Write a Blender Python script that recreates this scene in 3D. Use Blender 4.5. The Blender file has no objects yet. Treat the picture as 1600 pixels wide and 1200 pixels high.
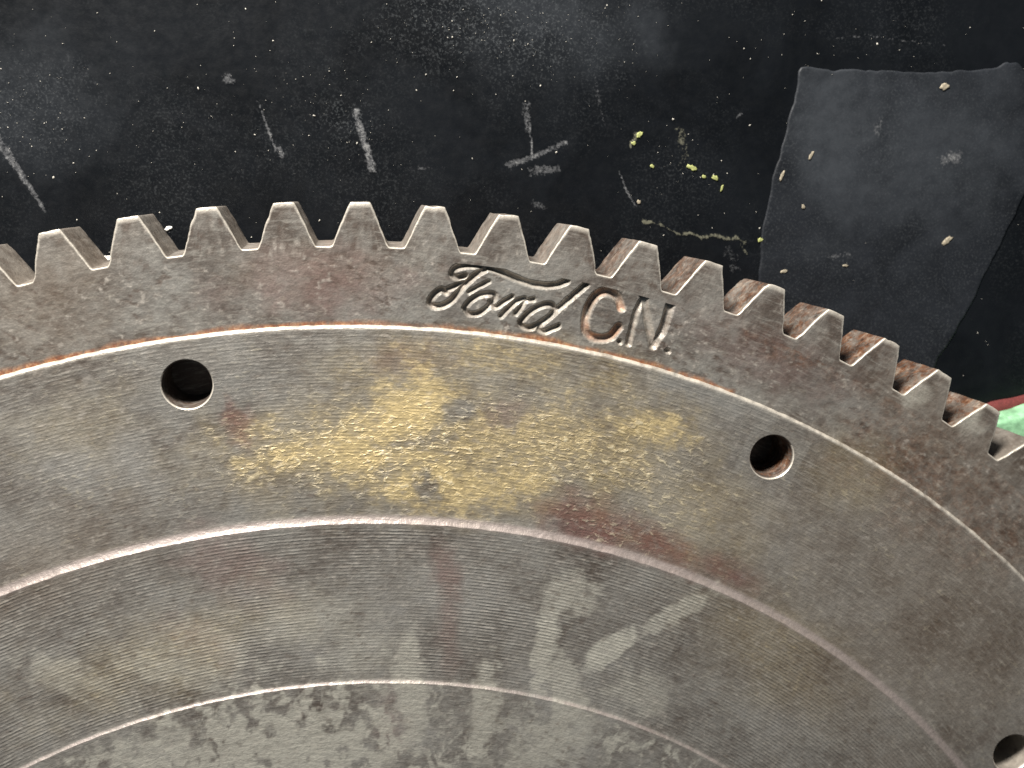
import bpy, math
import numpy as np
from mathutils import Matrix, Vector

sc = bpy.context.scene
COL = sc.collection
PI = math.pi

# ------------------------------------------------------------------ camera
ZF = 0.018                                   # height of the ring gear's face above the bench
cam_d = bpy.data.cameras.new("camera")
cam = bpy.data.objects.new("camera", cam_d)
COL.objects.link(cam)
FWD = Vector((0.13194696, -0.21337709, -0.96801871)).normalized()
DWN = Vector((-0.02881814, -0.97696992, 0.21142208)).normalized()
RGT = DWN.cross(FWD).normalized()
DWN = FWD.cross(RGT).normalized()
CPOS = Vector((0.00592055, 0.18841038, 0.15482709 + ZF))
cam.matrix_world = Matrix(((RGT.x, -DWN.x, -FWD.x, CPOS.x), (RGT.y, -DWN.y, -FWD.y, CPOS.y),
                           (RGT.z, -DWN.z, -FWD.z, CPOS.z), (0, 0, 0, 1)))
FPX = 1692.12
cam_d.sensor_width = 36.0
cam_d.lens = FPX / 1600 * 36
cam_d.clip_start = 0.005
cam_d.clip_end = 20
cam_d.dof.use_dof = True
cam_d.dof.focus_distance = 0.158
cam_d.dof.aperture_fstop = 26.0
sc.camera = cam
sc.render.resolution_x, sc.render.resolution_y = 1024, 768

# ------------------------------------------------------------------ light
world = bpy.data.worlds.new("World")
sc.world = world
world.use_nodes = True
bg = world.node_tree.nodes["Background"]
bg.inputs["Color"].default_value = (0.70, 0.86, 1.0, 1)
bg.inputs["Strength"].default_value = 0.115

def area(name, loc, target, sx, sy, power, col):
    d = bpy.data.lights.new(name, 'AREA')
    d.shape = 'RECTANGLE'
    d.size, d.size_y, d.energy, d.color = sx, sy, power, col
    o = bpy.data.objects.new(name, d)
    COL.objects.link(o)
    o.location = loc
    o.rotation_euler = (Vector(target) - Vector(loc)).to_track_quat('-Z', 'Y').to_euler()
    return o
area("workshop_lamp", (-0.11, 0.48, 0.20), (0.0, 0.15, 0.0), 0.14, 0.07, 5.4, (1.0, 0.955, 0.895))

vs = sc.view_settings
vs.view_transform = 'Standard'
vs.look = 'None'
vs.gamma = 1.0
vs.exposure = 0.0
vs.use_curve_mapping = False
sc.render.engine = 'CYCLES'

# ------------------------------------------------------------------ helpers
def at(u, v, z):
    """Point of the horizontal plane z that lies at pixel (u, v) of the 1600 x 1200 photograph (mm, x y)."""
    d = RGT * ((u - 800) / FPX) + DWN * ((v - 600) / FPX) + FWD
    t = (z - CPOS.z) / d.z
    p = CPOS + d * t
    return np.array((p.x * 1000, p.y * 1000))

def ats(pts, z):
    return np.array([at(u, v, z) for u, v in pts])

def perlin(x, y, seed=0):
    xi = np.floor(x).astype(np.int64); yi = np.floor(y).astype(np.int64)
    xf = x - xi; yf = y - yi
    def h(a, b):
        n = (a * 374761393 + b * 668265263 + seed * 974711 + 12345) & 0xffffffff
        n = ((n ^ (n >> 13)) * 1274126177) & 0xffffffff
        n = (n ^ (n >> 16)) & 0xffff
        return n * (2 * PI / 65536)
    def g(a, b, dx, dy):
        t = h(a, b)
        return np.cos(t) * dx + np.sin(t) * dy
    u = xf * xf * xf * (xf * (xf * 6 - 15) + 10)
    v = yf * yf * yf * (yf * (yf * 6 - 15) + 10)
    a = g(xi, yi, xf, yf); b = g(xi + 1, yi, xf - 1, yf)
    c = g(xi, yi + 1, xf, yf - 1); d = g(xi + 1, yi + 1, xf - 1, yf - 1)
    return (a + (b - a) * u) * (1 - v) + (c + (d - c) * u) * v

def fbm(x, y, size, octv=4, seed=0, rough=0.55):
    """about -1..1, features of `size` mm"""
    o = np.zeros_like(x, dtype=float); amp = 1.0; s = 1.0 / size; tot = 0
    x, y = x * .857 + y * .515, y * .857 - x * .515
    for k in range(octv):
        if k:
            x, y = x * .766 + y * .643, y * .766 - x * .643
        o += amp * perlin(x * s + 17.3 * k, y * s - 9.1 * k, seed + k * 7)
        tot += amp; amp *= rough; s *= 2.03
    return o / tot * 1.8

def sm(a, b, x):
    t = np.clip((x - a) / (b - a), 0, 1)
    return t * t * (3 - 2 * t)

def seg_dist(x, y, pts, closed=False):
    d = np.full(x.shape, 1e9)
    n = len(pts)
    for i in range(n if closed else n - 1):
        a = pts[i]; b = pts[(i + 1) % n]
        ab = b - a; L = max(ab @ ab, 1e-12)
        t = np.clip(((x - a[0]) * ab[0] + (y - a[1]) * ab[1]) / L, 0, 1)
        d = np.minimum(d, np.hypot(x - a[0] - t * ab[0], y - a[1] - t * ab[1]))
    return d

def smooth_line(pts, sub=6, closed=False):
    p = np.asarray(pts, float); n = len(p); out = []
    for i in range(n if closed else n - 1):
        if closed:
            p0, p1, p2, p3 = p[(i - 1) % n], p[i], p[(i + 1) % n], p[(i + 2) % n]
        else:
            p0, p1, p2, p3 = p[max(i - 1, 0)], p[i], p[i + 1], p[min(i + 2, n - 1)]
        for k in range(sub):
            t = k / sub
            out.append(.5 * ((2 * p1) + (-p0 + p2) * t + (2 * p0 - 5 * p1 + 4 * p2 - p3) * t * t + (-p0 + 3 * p1 - 3 * p2 + p3) * t ** 3))
    if not closed:
        out.append(p[-1])
    return np.array(out)

def mesh(name, V, F, attrs=None, sharp=None):
    """V (n,3) in mm, F list of (k,4) / (k,3) index arrays"""
    me = bpy.data.meshes.new(name)
    V = np.asarray(V, np.float32) * 0.001
    F = [np.asarray(f, np.int32) for f in F if len(f)]
    me.vertices.add(len(V)); me.vertices.foreach_set("co", V.ravel())
    tot = np.concatenate([np.full(len(f), f.shape[1], np.int32) for f in F])
    idx = np.concatenate([f.ravel() for f in F])
    me.loops.add(len(idx)); me.loops.foreach_set("vertex_index", idx)
    me.polygons.add(len(tot))
    me.polygons.foreach_set("loop_start", np.concatenate([[0], np.cumsum(tot)[:-1]]).astype(np.int32))
    me.polygons.foreach_set("use_smooth", np.ones(len(tot), bool))
    for k, v in (attrs or {}).items():
        a = me.attributes.new(k, 'FLOAT', 'POINT')
        a.data.foreach_set("value", np.asarray(v, np.float32).ravel())
    me.update(calc_edges=True)
    me.validate()
    if sharp:
        me.set_sharp_from_angle(angle=math.radians(sharp))
    return me

def sub_mesh(name, V, F, attrs, sharp=None):
    """keep only the vertices that the faces use"""
    used = np.unique(np.concatenate([f.ravel() for f in F]))
    m = np.full(len(V), -1, np.int64); m[used] = np.arange(len(used))
    return mesh(name, V[used], [m[f] for f in F], {k: np.asarray(v).ravel()[used] for k, v in attrs.items()}, sharp)

def link(name, me, mat, parent=None, loc=None):
    o = bpy.data.objects.new(name, me)
    COL.objects.link(o)
    if me is not None and mat is not None and not me.materials:
        me.materials.append(mat)
    if parent is not None:
        o.parent = parent
    if loc is not None:
        o.location = loc
    return o

def tag(o, label=None, cat=None, group=None, kind=None):
    for k, v in (("label", label), ("category", cat), ("group", group), ("kind", kind)):
        if v:
            o[k] = v
    return o

def quads(ni, nj, wrap_j=False):
    """faces of a grid indexed i*nj+j"""
    i, j = np.meshgrid(np.arange(ni - 1), np.arange(nj if wrap_j else nj - 1), indexing='ij')
    j2 = (j + 1) % nj
    return np.stack([i * nj + j, i * nj + j2, (i + 1) * nj + j2, (i + 1) * nj + j], -1).reshape(-1, 4)

# ------------------------------------------------------------------ materials
class NT:
    def __init__(s, name):
        s.mat = bpy.data.materials.new(name)
        s.mat.use_nodes = True
        s.t = s.mat.node_tree
        s.b = s.t.nodes["Principled BSDF"]
    def n(s, kind, **kw):
        nd = s.t.nodes.new(kind)
        for k, v in kw.items():
            setattr(nd, k, v)
        return nd
    def set(s, inp, v):
        if isinstance(v, bpy.types.NodeSocket):
            s.t.links.new(v, inp)
        else:
            inp.default_value = v
    def m(s, op, a, b=0.0, c=None, clamp=False):
        nd = s.n("ShaderNodeMath", operation=op, use_clamp=clamp)
        s.set(nd.inputs[0], a); s.set(nd.inputs[1], b)
        if c is not None:
            s.set(nd.inputs[2], c)
        return nd.outputs[0]
    def vm(s, op, a, b=None):
        nd = s.n("ShaderNodeVectorMath", operation=op)
        s.set(nd.inputs[0], a)
        if b is not None:
            s.set(nd.inputs[1], b)
        return nd
    def noise(s, vec, scale, detail=4, rough=.55, dist=0.0):
        nd = s.n("ShaderNodeTexNoise")
        s.set(nd.inputs["Vector"], vec)
        nd.inputs["Scale"].default_value = scale
        nd.inputs["Detail"].default_value = detail
        nd.inputs["Roughness"].default_value = rough
        nd.inputs["Distortion"].default_value = dist
        return nd.outputs[0]
    def ss(s, x, a, b, lo=0.0, hi=1.0):
        nd = s.n("ShaderNodeMapRange", interpolation_type='SMOOTHSTEP')
        s.set(nd.inputs["Value"], x)
        nd.inputs["From Min"].default_value = a; nd.inputs["From Max"].default_value = b
        nd.inputs["To Min"].default_value = lo; nd.inputs["To Max"].default_value = hi
        return nd.outputs[0]
    def attr(s, name):
        return s.n("ShaderNodeAttribute", attribute_name=name).outputs["Fac"]
    def mix(s, f, a, b, mode='MIX'):
        nd = s.n("ShaderNodeMix", data_type='RGBA', blend_type=mode)
        s.set(nd.inputs[0], f)
        s.set(nd.inputs[6], a if isinstance(a, bpy.types.NodeSocket) else (*a, 1))
        s.set(nd.inputs[7], b if isinstance(b, bpy.types.NodeSocket) else (*b, 1))
        return nd.outputs[2]
    def mixf(s, f, a, b):
        nd = s.n("ShaderNodeMix", data_type='FLOAT')
        s.set(nd.inputs[0], f); s.set(nd.inputs[2], a); s.set(nd.inputs[3], b)
        return nd.outputs[0]
    def ramp(s, f, stops):
        nd = s.n("ShaderNodeValToRGB")
        s.set(nd.inputs[0], f)
        el = nd.color_ramp.elements
        while len(el) < len(stops):
            el.new(.5)
        for e, (p, c) in zip(el, stops):
            e.position = p; e.color = (*c, 1)
        return nd.outputs[0]
    def bump(s, h, dist, strength=1.0):
        nd = s.n("ShaderNodeBump")
        s.set(nd.inputs["Height"], h)
        nd.inputs["Distance"].default_value = dist
        nd.inputs["Strength"].default_value = strength
        s.set(s.b.inputs["Normal"], nd.outputs[0])

wheel = bpy.data.objects.new("flywheel", None)
COL.objects.link(wheel)
wheel.empty_display_size = .02
tag(wheel, "large worn steel flywheel with toothed rim and stained face lying on black mat", "flywheel")

def steel_material():
    k = NT("worn_steel")
    tc = k.n("ShaderNodeTexCoord", object=wheel)
    co = k.vm('SCALE', tc.outputs["Object"]); co.inputs[3].default_value = 1000.0
    co = co.outputs[0]
    sx = k.n("ShaderNodeSeparateXYZ"); k.set(sx.inputs[0], co)
    flat = k.n("ShaderNodeCombineXYZ"); k.set(flat.inputs[0], sx.outputs[0]); k.set(flat.inputs[1], sx.outputs[1])
    rr = k.vm('LENGTH', flat.outputs[0]).outputs["Value"]
    th = k.m('MULTIPLY', k.m('ARCTAN2', sx.outputs[0], sx.outputs[1]), 150.0)
    def polar(a, b):
        c = k.n("ShaderNodeCombineXYZ")
        k.set(c.inputs[0], k.m('MULTIPLY', rr, a)); k.set(c.inputs[1], k.m('MULTIPLY', th, b)); k.set(c.inputs[2], sx.outputs[2])
        return c.outputs[0]
    nm = k.noise(co, .55, 4, .66, .3)
    nf = k.noise(co, 1.7, 3, .66)
    ng = k.noise(polar(2.2, .42), .9, 4, .65, .5)
    ns = k.noise(polar(1.7, .8), .9, 3, .6, .5)
    mott = k.attr("mott"); pit = k.attr("pit"); lite = k.attr("lite")
    base = k.ramp(k.m('ADD', k.m('MULTIPLY', mott, .6), k.m('MULTIPLY', nm, .4)),
                  [(.26, (.098, .080, .067)), (.42, (.168, .152, .134)), (.56, (.224, .210, .188)), (.74, (.28, .268, .246))])
    base = k.mix(k.ss(ng, .46, .70, 0, .5), base, (.345, .328, .29))
    base = k.mix(k.m('MULTIPLY', k.attr("brown"), .6), base, (.185, .138, .098))
    g = k.attr("grey")
    base = k.mix(k.m('MULTIPLY', g, .65), base, (.225, .218, .2))
    rd = k.m('MULTIPLY', k.attr("red"), k.ss(nm, .25, .6, .5, 1.0))
    base = k.mix(rd, base, (.18, .088, .074))
    pl = k.m('MULTIPLY', k.attr("pale"), k.ss(ng, .25, .65, .55, 1.0))
    base = k.mix(k.m('MULTIPLY', pl, .95), base, (.47, .45, .385))
    ye = k.attr("yellow")
    base = k.mix(k.m('MULTIPLY', ye, .78), base, (.41, .322, .168))
    yf = k.ss(k.m('ADD', k.m('MULTIPLY', ye, .5), k.m('MULTIPLY', ns, 1.0)), .60, 1.15)
    yf = k.m('MULTIPLY', yf, k.ss(ye, .02, .5))
    base = k.mix(k.m('MULTIPLY', yf, .88), base, (.70, .545, .27))
    fk = k.attr("fleck")
    sp = k.m('MULTIPLY', k.ss(ns, .56, .70), fk)
    base = k.mix(k.m('MULTIPLY', sp, .9), base, (.72, .64, .46))  # cream specks on the bumps: glints put into the colour
    base = k.mix(k.m('MULTIPLY', pit, k.ss(nf, .3, .6, .35, .8)), base, (.082, .056, .042))
    base = k.mix(k.m('MULTIPLY', lite, k.ss(nf, .35, .6, .25, .75)), base, (.44, .40, .35))
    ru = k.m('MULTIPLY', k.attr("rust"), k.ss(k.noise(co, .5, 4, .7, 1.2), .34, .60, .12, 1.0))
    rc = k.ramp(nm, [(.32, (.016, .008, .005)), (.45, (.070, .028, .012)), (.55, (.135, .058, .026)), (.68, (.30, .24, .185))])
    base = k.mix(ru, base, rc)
    orf = k.m('MULTIPLY', k.attr("orange"), k.ss(nm, .32, .58, .2, 1.0))
    base = k.mix(orf, base, k.mix(k.ss(nf, .35, .65), (.30, .085, .03), (.50, .24, .10)))
    ed = k.m('MULTIPLY', k.attr("edge"), k.ss(nm, .25, .55, .45, 1.0))
    base = k.mix(ed, base, (.62, .57, .49))
    pk = k.m('MULTIPLY', k.attr("pink"), k.ss(ng, .2, .6, .55, .95))
    base = k.mix(pk, base, (.31, .262, .242))
    k.set(k.b.inputs["Base Color"], base)
    k.set(k.b.inputs["Metallic"], k.mixf(ru, .40, .05))
    k.set(k.b.inputs["Roughness"], k.mixf(ed, k.ss(nf, .3, .7, .40, .60), .42))
    gr = k.attr("groove")
    ph = k.m('ADD', k.m('MULTIPLY', rr, 2 * PI / .52), k.m('MULTIPLY', ng, 4.0))
    gv = k.m('MULTIPLY', k.m('SINE', ph), k.m('MULTIPLY', gr, k.ss(ng, .32, .6, .15, 1.0)))
    h = k.m('ADD', k.m('MULTIPLY', nf, .55), k.m('MULTIPLY', nm, .45))
    h = k.m('ADD', h, k.m('MULTIPLY', k.attr("disc"), k.m('MULTIPLY', ng, .6)))
    h = k.m('ADD', h, k.m('MULTIPLY', gv, .26))
    h = k.m('ADD', h, k.m('MULTIPLY', k.m('MULTIPLY', fk, k.ss(ns, .45, .72)), .7))
    k.bump(h, .00016, .85)
    return k.mat

def mat_material(name, dark, light, patchy):
    k = NT(name)
    tc = k.n("ShaderNodeTexCoord")
    co = k.vm('SCALE', tc.outputs["Object"]); co.inputs[3].default_value = 1000.0
    co = co.outputs[0]
    nb = k.noise(co, .06, 4, .62, .6)
    nm = k.noise(co, .5, 4, .7)
    nf = k.noise(co, 2.6, 2, .7)
    base = k.mix(k.ss(nb, .35, .65), dark, light)
    du = k.m('MULTIPLY', k.attr("dust"), k.ss(nf, .48, .72))
    base = k.mix(k.m('MULTIPLY', du, .5), base, (.13, .14, .145))
    dust_sheen = k.attr("dust_sheen")  # sheen and thin dust, both as a lighter base colour
    base = k.mix(k.m('MULTIPLY', dust_sheen, k.ss(nm, .3, .65, .72, 1.0)), base, (.042, .047, .054))
    s = k.attr("scuff")
    brk = k.m('ADD', k.m('MULTIPLY', k.m('SUBTRACT', nf, .5), 1.1), k.m('MULTIPLY', k.m('SUBTRACT', nm, .5), 1.0))
    sf = k.m('MULTIPLY', k.ss(k.m('ADD', s, brk), .10, .52), k.ss(s, .02, .12))
    base = k.mix(k.m('MULTIPLY', sf, .7), base, (.10, .102, .106))
    sf2 = k.m('MULTIPLY', k.ss(k.m('ADD', s, brk), .46, .70), k.ss(s, .02, .12))
    base = k.mix(k.m('MULTIPLY', sf2, .6), base, (.25, .25, .245))
    y = k.attr("yellow")
    yb = k.m('MULTIPLY', k.ss(k.m('ADD', y, brk), .16, .60), k.ss(y, .02, .12))
    base = k.mix(k.m('MULTIPLY', yb, .6), base, (.20, .195, .14))
    k.set(k.b.inputs["Base Color"], base)
    k.set(k.b.inputs["Roughness"], k.ss(nm, .3, .7, patchy + .03, patchy + .12))
    k.b.inputs["Specular IOR Level"].default_value = .28
    k.bump(k.m('ADD', k.m('MULTIPLY', nm, .8), k.m('MULTIPLY', nf, .1)), .00007, .7)
    return k.mat

def plain(name, col, rough=.5, var=.25, scale=.4, relief=.00008):
    k = NT(name)
    tc = k.n("ShaderNodeTexCoord")
    co = k.vm('SCALE', tc.outputs["Object"]); co.inputs[3].default_value = 1000.0
    n = k.noise(co.outputs[0], scale, 5, .65, .3)
    a = tuple(c * (1 - var) for c in col); b = tuple(min(1, c * (1 + var)) for c in col)
    k.set(k.b.inputs["Base Color"], k.mix(k.ss(n, .3, .7), a, b))
    k.b.inputs["Roughness"].default_value = rough
    k.bump(n, relief, .8)
    return k.mat

STEEL = steel_material()
RUBBER = mat_material("black_mat", (.0022, .0028, .0038), (.0050, .0060, .0076), .30)
PATCH = mat_material("grey_patch", (.007, .0082, .0105), (.014, .016, .020), .40)

# ------------------------------------------------------------------ bench mat
def blob(x, y, px, py, rx, ry, z, rot=0.0, soft=.6, seed=1, warp=.35, wsize=None):
    """soft-edged stain centred on a place of the surface; radii in mm"""
    c = at(px, py, z)
    a = math.radians(rot)
    dx = x - c[0]; dy = y - c[1]
    u = (dx * math.cos(a) + dy * math.sin(a)) / rx
    v = (-dx * math.sin(a) + dy * math.cos(a)) / ry
    d = np.sqrt(u * u + v * v)
    out = np.zeros_like(x, dtype=float)
    s = d < 1 + soft * .4 + warp * 1.2
    if s.any():
        out[s] = 1 - sm(1 - soft, 1 + soft * .4, d[s] + warp * fbm(x[s], y[s], wsize or min(rx, ry) * .9, 3, seed))
    return out

xs = np.concatenate([[-700, -400, -200, -120, -80], np.arange(-62, 134.01, .28), [150, 200, 300, 500, 800]])
ys = np.concatenate([[-700, -400, -200, 0, 80, 110], np.arange(128, 236.01, .28), [250, 300, 450, 800]])
X, Y = np.meshgrid(xs, ys, indexing='ij')
marks = np.zeros_like(X); yel = np.zeros_like(X); zz = fbm(X, Y, 30, 3, 3) * .10 + fbm(X, Y, 1.6, 3, 5) * .018
def mark(pts, w0, w1, val, arr, seed, rag=.5, dent=0.0):
    global zz
    p = ats(pts, 0)
    sel = (X > p[:, 0].min() - 4) & (X < p[:, 0].max() + 4) & (Y > p[:, 1].min() - 4) & (Y < p[:, 1].max() + 4)
    x, y = X[sel], Y[sel]
    ax = p[-1] - p[0]; L = max(ax @ ax, 1e-9)
    t = np.clip(((x - p[0][0]) * ax[0] + (y - p[0][1]) * ax[1]) / L, 0, 1)
    w = (w0 + (w1 - w0) * t) / 2
    d = seg_dist(x, y, p) / w + rag * fbm(x, y, .9, 3, seed)
    f = (1 - sm(.55, 1.25, d))
    arr[sel] = np.maximum(arr[sel], f * val)
    zz[sel] += dent * f
mark([(-20, 195), (30, 268), (70, 330)], 1.7, .5, .42, marks, 11, .5, -.05)
mark([(403, 158), (418, 200), (430, 234)], .25, .4, .45, marks, 12, .3, -.05)
mark([(436, 232), (440, 242)], .9, .9, .4, marks, 13, .8, .05)
mark([(556, 176), (563, 200), (572, 228), (581, 262)], 1.0, 1.3, .5, marks, 14, .9, .08)
mark([(822, 165), (825, 205)], 1.3, 1.0, .28, marks, 15, .8, .04)
mark([(829, 196), (831, 250)], .3, .25, .6, marks, 16, .5, .04)
mark([(796, 258), (840, 242), (884, 222)], 1.1, .7, .42, marks, 17, .6, -.04)
mark([(832, 268), (870, 264)], 1.5, 1.2, .34, marks, 18, .8, -.03)
mark([(968, 268), (980, 300), (994, 322)], .3, .35, .45, marks, 19, .6)
mark([(928, 120), (945, 196)], 1.2, .5, .10, marks, 20, .7)
mark([(1160, 175), (1150, 185)], .3, .3, .3, marks, 21, .6)
mark([(355, 122), (364, 128)], 1.3, 1.0, .35, marks, 22, 1.0, .05)
mark([(835, 318), (852, 325)], 1.2, .8, .22, marks, 23, .8)
mark([(1310, 60), (1360, 55), (1400, 62), (1480, 70)], .3, .3, .18, marks, 24, .9)
mark([(1005, 345), (1030, 350), (1045, 358)], .5, .4, .5, yel, 25, .9, .05)
mark([(1045, 359), (1062, 366), (1080, 364), (1098, 371), (1118, 367), (1137, 374), (1150, 371), (1165, 380)], .4, .6, .5, yel, 26, 1.3, .06)
mark([(1140, 395), (1150, 420)], 2.2, 1.6, .16, marks, 27, 1.1)
mark([(1158, 382), (1168, 398)], .4, .3, .35, yel, 28, .9)
mark([(1062, 205), (1070, 240), (1062, 262)], 1.8, 1.2, .22, yel, 29, 1.0)
mark([(995, 212), (985, 228)], .9, .5, .6, yel, 30, .9, .05)
mark([(260, 362), (272, 390)], 1.1, .5, .25, marks, 31, .9)
mark([(640, 262), (700, 262)], .5, .3, .12, marks, 32, .9)
dust = np.clip(.06 + .3 * fbm(X, Y, 22, 4, 41), 0, 1)
dust = np.maximum(dust, .7 * blob(X, Y, 800, 30, 22, 11, 0, 0, .9, 42, .5, 6))
dust = np.maximum(dust, .45 * blob(X, Y, 50, 170, 12, 9, 0, 0, .9, 43, .5, 6))
dust = np.maximum(dust, .5 * blob(X, Y, 540, 190, 6, 6, 0, 0, .9, 44, .5, 6))
dust_sheen = np.maximum(.42 * blob(X, Y, 850, 10, 18, 9, 0, -10, .9, 45, .6, 9), .25 * blob(X, Y, 40, 150, 14, 12, 0, 0, .9, 46, .5, 8))  # bluish mat sheen painted at the top, dust haze at left
dust_sheen = np.maximum(dust_sheen, .35 * blob(X, Y, 1010, 40, 4, 6, 0, 10, .8, 47, .5, 4))
V = np.stack([X, Y, zz - .12], -1).reshape(-1, 3)
F = quads(len(xs), len(ys))
me = mesh("bench_mat", V, [F[:, ::-1]], {"scuff": marks, "yellow": yel, "dust": dust, "dust_sheen": dust_sheen})
bench = tag(link("bench_mat", me, RUBBER), kind="structure")

# ------------------------------------------------------------------ grey patch stuck on the mat
poly = smooth_line(ats([(1254, 106), (1300, 110), (1355, 108), (1420, 113), (1500, 110), (1560, 104), (1580, 97), (1605, 110), (1650, 220), (1600, 312),
                        (1560, 395), (1515, 480), (1470, 560), (1420, 640), (1300, 640), (1192, 560), (1188, 430), (1196, 340), (1212, 270), (1230, 200), (1243, 150)], .0003), 5, True)
from mathutils.geometry import delaunay_2d_cdt
def sheet(name, outline, thick, step, seed, zfun, attrs_fun, z0=0.0, edge=.35, jag=.25):
    """thin sheet with an uneven outline, a rounded edge and a fine grid inside"""
    n = len(outline)
    per = []
    for i in range(n):
        a, b = outline[i], outline[(i + 1) % n]
        m = max(1, int(np.hypot(*(b - a)) / (step * 1.2)))
        per += [a + (b - a) * (j / m) for j in range(m)]
    per = np.array(per)
    tn = np.roll(per, -1, 0) - np.roll(per, 1, 0)
    tn /= np.linalg.norm(tn, axis=1)[:, None]
    area2 = np.sum(per[:, 0] * np.roll(per[:, 1], -1) - np.roll(per[:, 0], -1) * per[:, 1])
    nrm = np.stack([-tn[:, 1], tn[:, 0]], 1) * (1 if area2 > 0 else -1)      # inward
    per = per + nrm * (jag * fbm(per[:, 0], per[:, 1], 5, 4, seed))[:, None]
    inner = per + nrm * edge
    gx = np.arange(per[:, 0].min(), per[:, 0].max(), step); gy = np.arange(per[:, 1].min(), per[:, 1].max(), step)
    GX, GY = [a.ravel() for a in np.meshgrid(gx, gy, indexing='ij')]
    ins = np.zeros(len(GX), bool)
    m = len(inner)
    for i in range(m):
        a, b = inner[i], inner[(i + 1) % m]
        c = (a[1] > GY) != (b[1] > GY)
        xx = (b[0] - a[0]) * (GY - a[1]) / (b[1] - a[1] + 1e-12) + a[0]
        ins ^= c & (GX < xx)
    d = np.full(len(GX), 1e9)
    for a in inner[::2]:
        d = np.minimum(d, (GX - a[0]) ** 2 + (GY - a[1]) ** 2)
    ins &= d > (step * .7) ** 2
    pts = [Vector(p) for p in inner] + [Vector((x, y)) for x, y in zip(GX[ins], GY[ins])]
    vo, eo, fo, *_ = delaunay_2d_cdt(pts, [(i, (i + 1) % m) for i in range(m)], [list(range(m))], 1, 1e-7)
    vo = np.array([tuple(v) for v in vo])
    nv = len(vo)
    top = np.c_[vo, z0 + thick + zfun(vo[:, 0], vo[:, 1])]
    mid = np.c_[per + nrm * edge * .25, z0 + thick * .75 + zfun(per[:, 0], per[:, 1])]
    low = np.c_[per, np.full(m, z0)]
    V = np.concatenate([top, mid, low])
    i = np.arange(m); j = (i + 1) % m
    q = np.concatenate([np.stack([i, j, nv + j, nv + i], 1), np.stack([nv + i, nv + j, nv + m + j, nv + m + i], 1)])
    if area2 > 0:
        q = q[:, ::-1]
    tri = np.array([f for f in fo if len(f) == 3])
    a = top[tri[0]]
    if np.cross(a[1] - a[0], a[2] - a[0])[2] < 0:
        tri = tri[:, ::-1]
    return mesh(name, V, [tri, q], attrs_fun(V[:, 0], V[:, 1]))
def patch_attrs(x, y):
    d = np.clip(.25 + .3 * fbm(x, y, 14, 4, 71), 0, 1)
    f = np.maximum(.75 * blob(x, y, 1310, 210, 10, 19, 0, 12, .9, 72, .5, 6), .6 * blob(x, y, 1460, 230, 18, 15, 0, 12, .9, 78, .5, 7))  # painted sheen: upper patch paler, fading towards the teeth
    s = .5 * blob(x, y, 1487, 248, 2.4, 1.2, 0, 15, .8, 73, .8, 1.2)
    s = np.maximum(s, .35 * blob(x, y, 1372, 200, .7, 1.7, 0, -15, .8, 74, .6, 1))
    s = np.maximum(s, .3 * blob(x, y, 1310, 400, 3.0, .5, 0, 12, .8, 75, .6, 1))
    return {"dust": d, "dust_sheen": f, "scuff": s}
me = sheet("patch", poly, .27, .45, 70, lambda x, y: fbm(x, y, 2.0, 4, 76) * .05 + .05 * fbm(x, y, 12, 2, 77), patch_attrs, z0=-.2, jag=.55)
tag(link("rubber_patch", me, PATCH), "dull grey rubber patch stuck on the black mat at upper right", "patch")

# ------------------------------------------------------------------ flywheel disc
R1, RT, RROOT, RSEAM = 163.44, 181.0, 174.85, 173.3
R2 = float(np.mean([np.hypot(*at(u, v, ZF + .0010)) for u, v in [(240, 845), (380, 825), (540, 811), (690, 815), (900, 847.5), (1000, 876.5), (1200, 957.5), (1375, 1072.5), (1440, 1140)]]))
R3 = float(np.mean([np.hypot(*at(u, v, ZF + .0015)) for u, v in [(30, 1199), (190, 1127.5), (425, 1075), (550, 1066), (797, 1082.5), (900, 1105), (1000, 1141.5), (1120, 1199)]]))
Z1, Z2, Z3 = .55, 1.18, 1.52                     # heights of the three faces over the ring gear
ZR = ZF * 1000
HOLES = [(292, 601, 3.47, 0), (1206, 714, 3.4, 1), (1582, 1177, 3.4, 2)]

def theta_columns(step_deg, lo, hi, coarse):
    a = np.arange(lo, hi, step_deg)
    b = np.linspace(hi, lo + 360, coarse, endpoint=False)
    return np.radians(np.concatenate([a, b]))
TH = theta_columns(.0955, -33, 64, 150)

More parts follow.
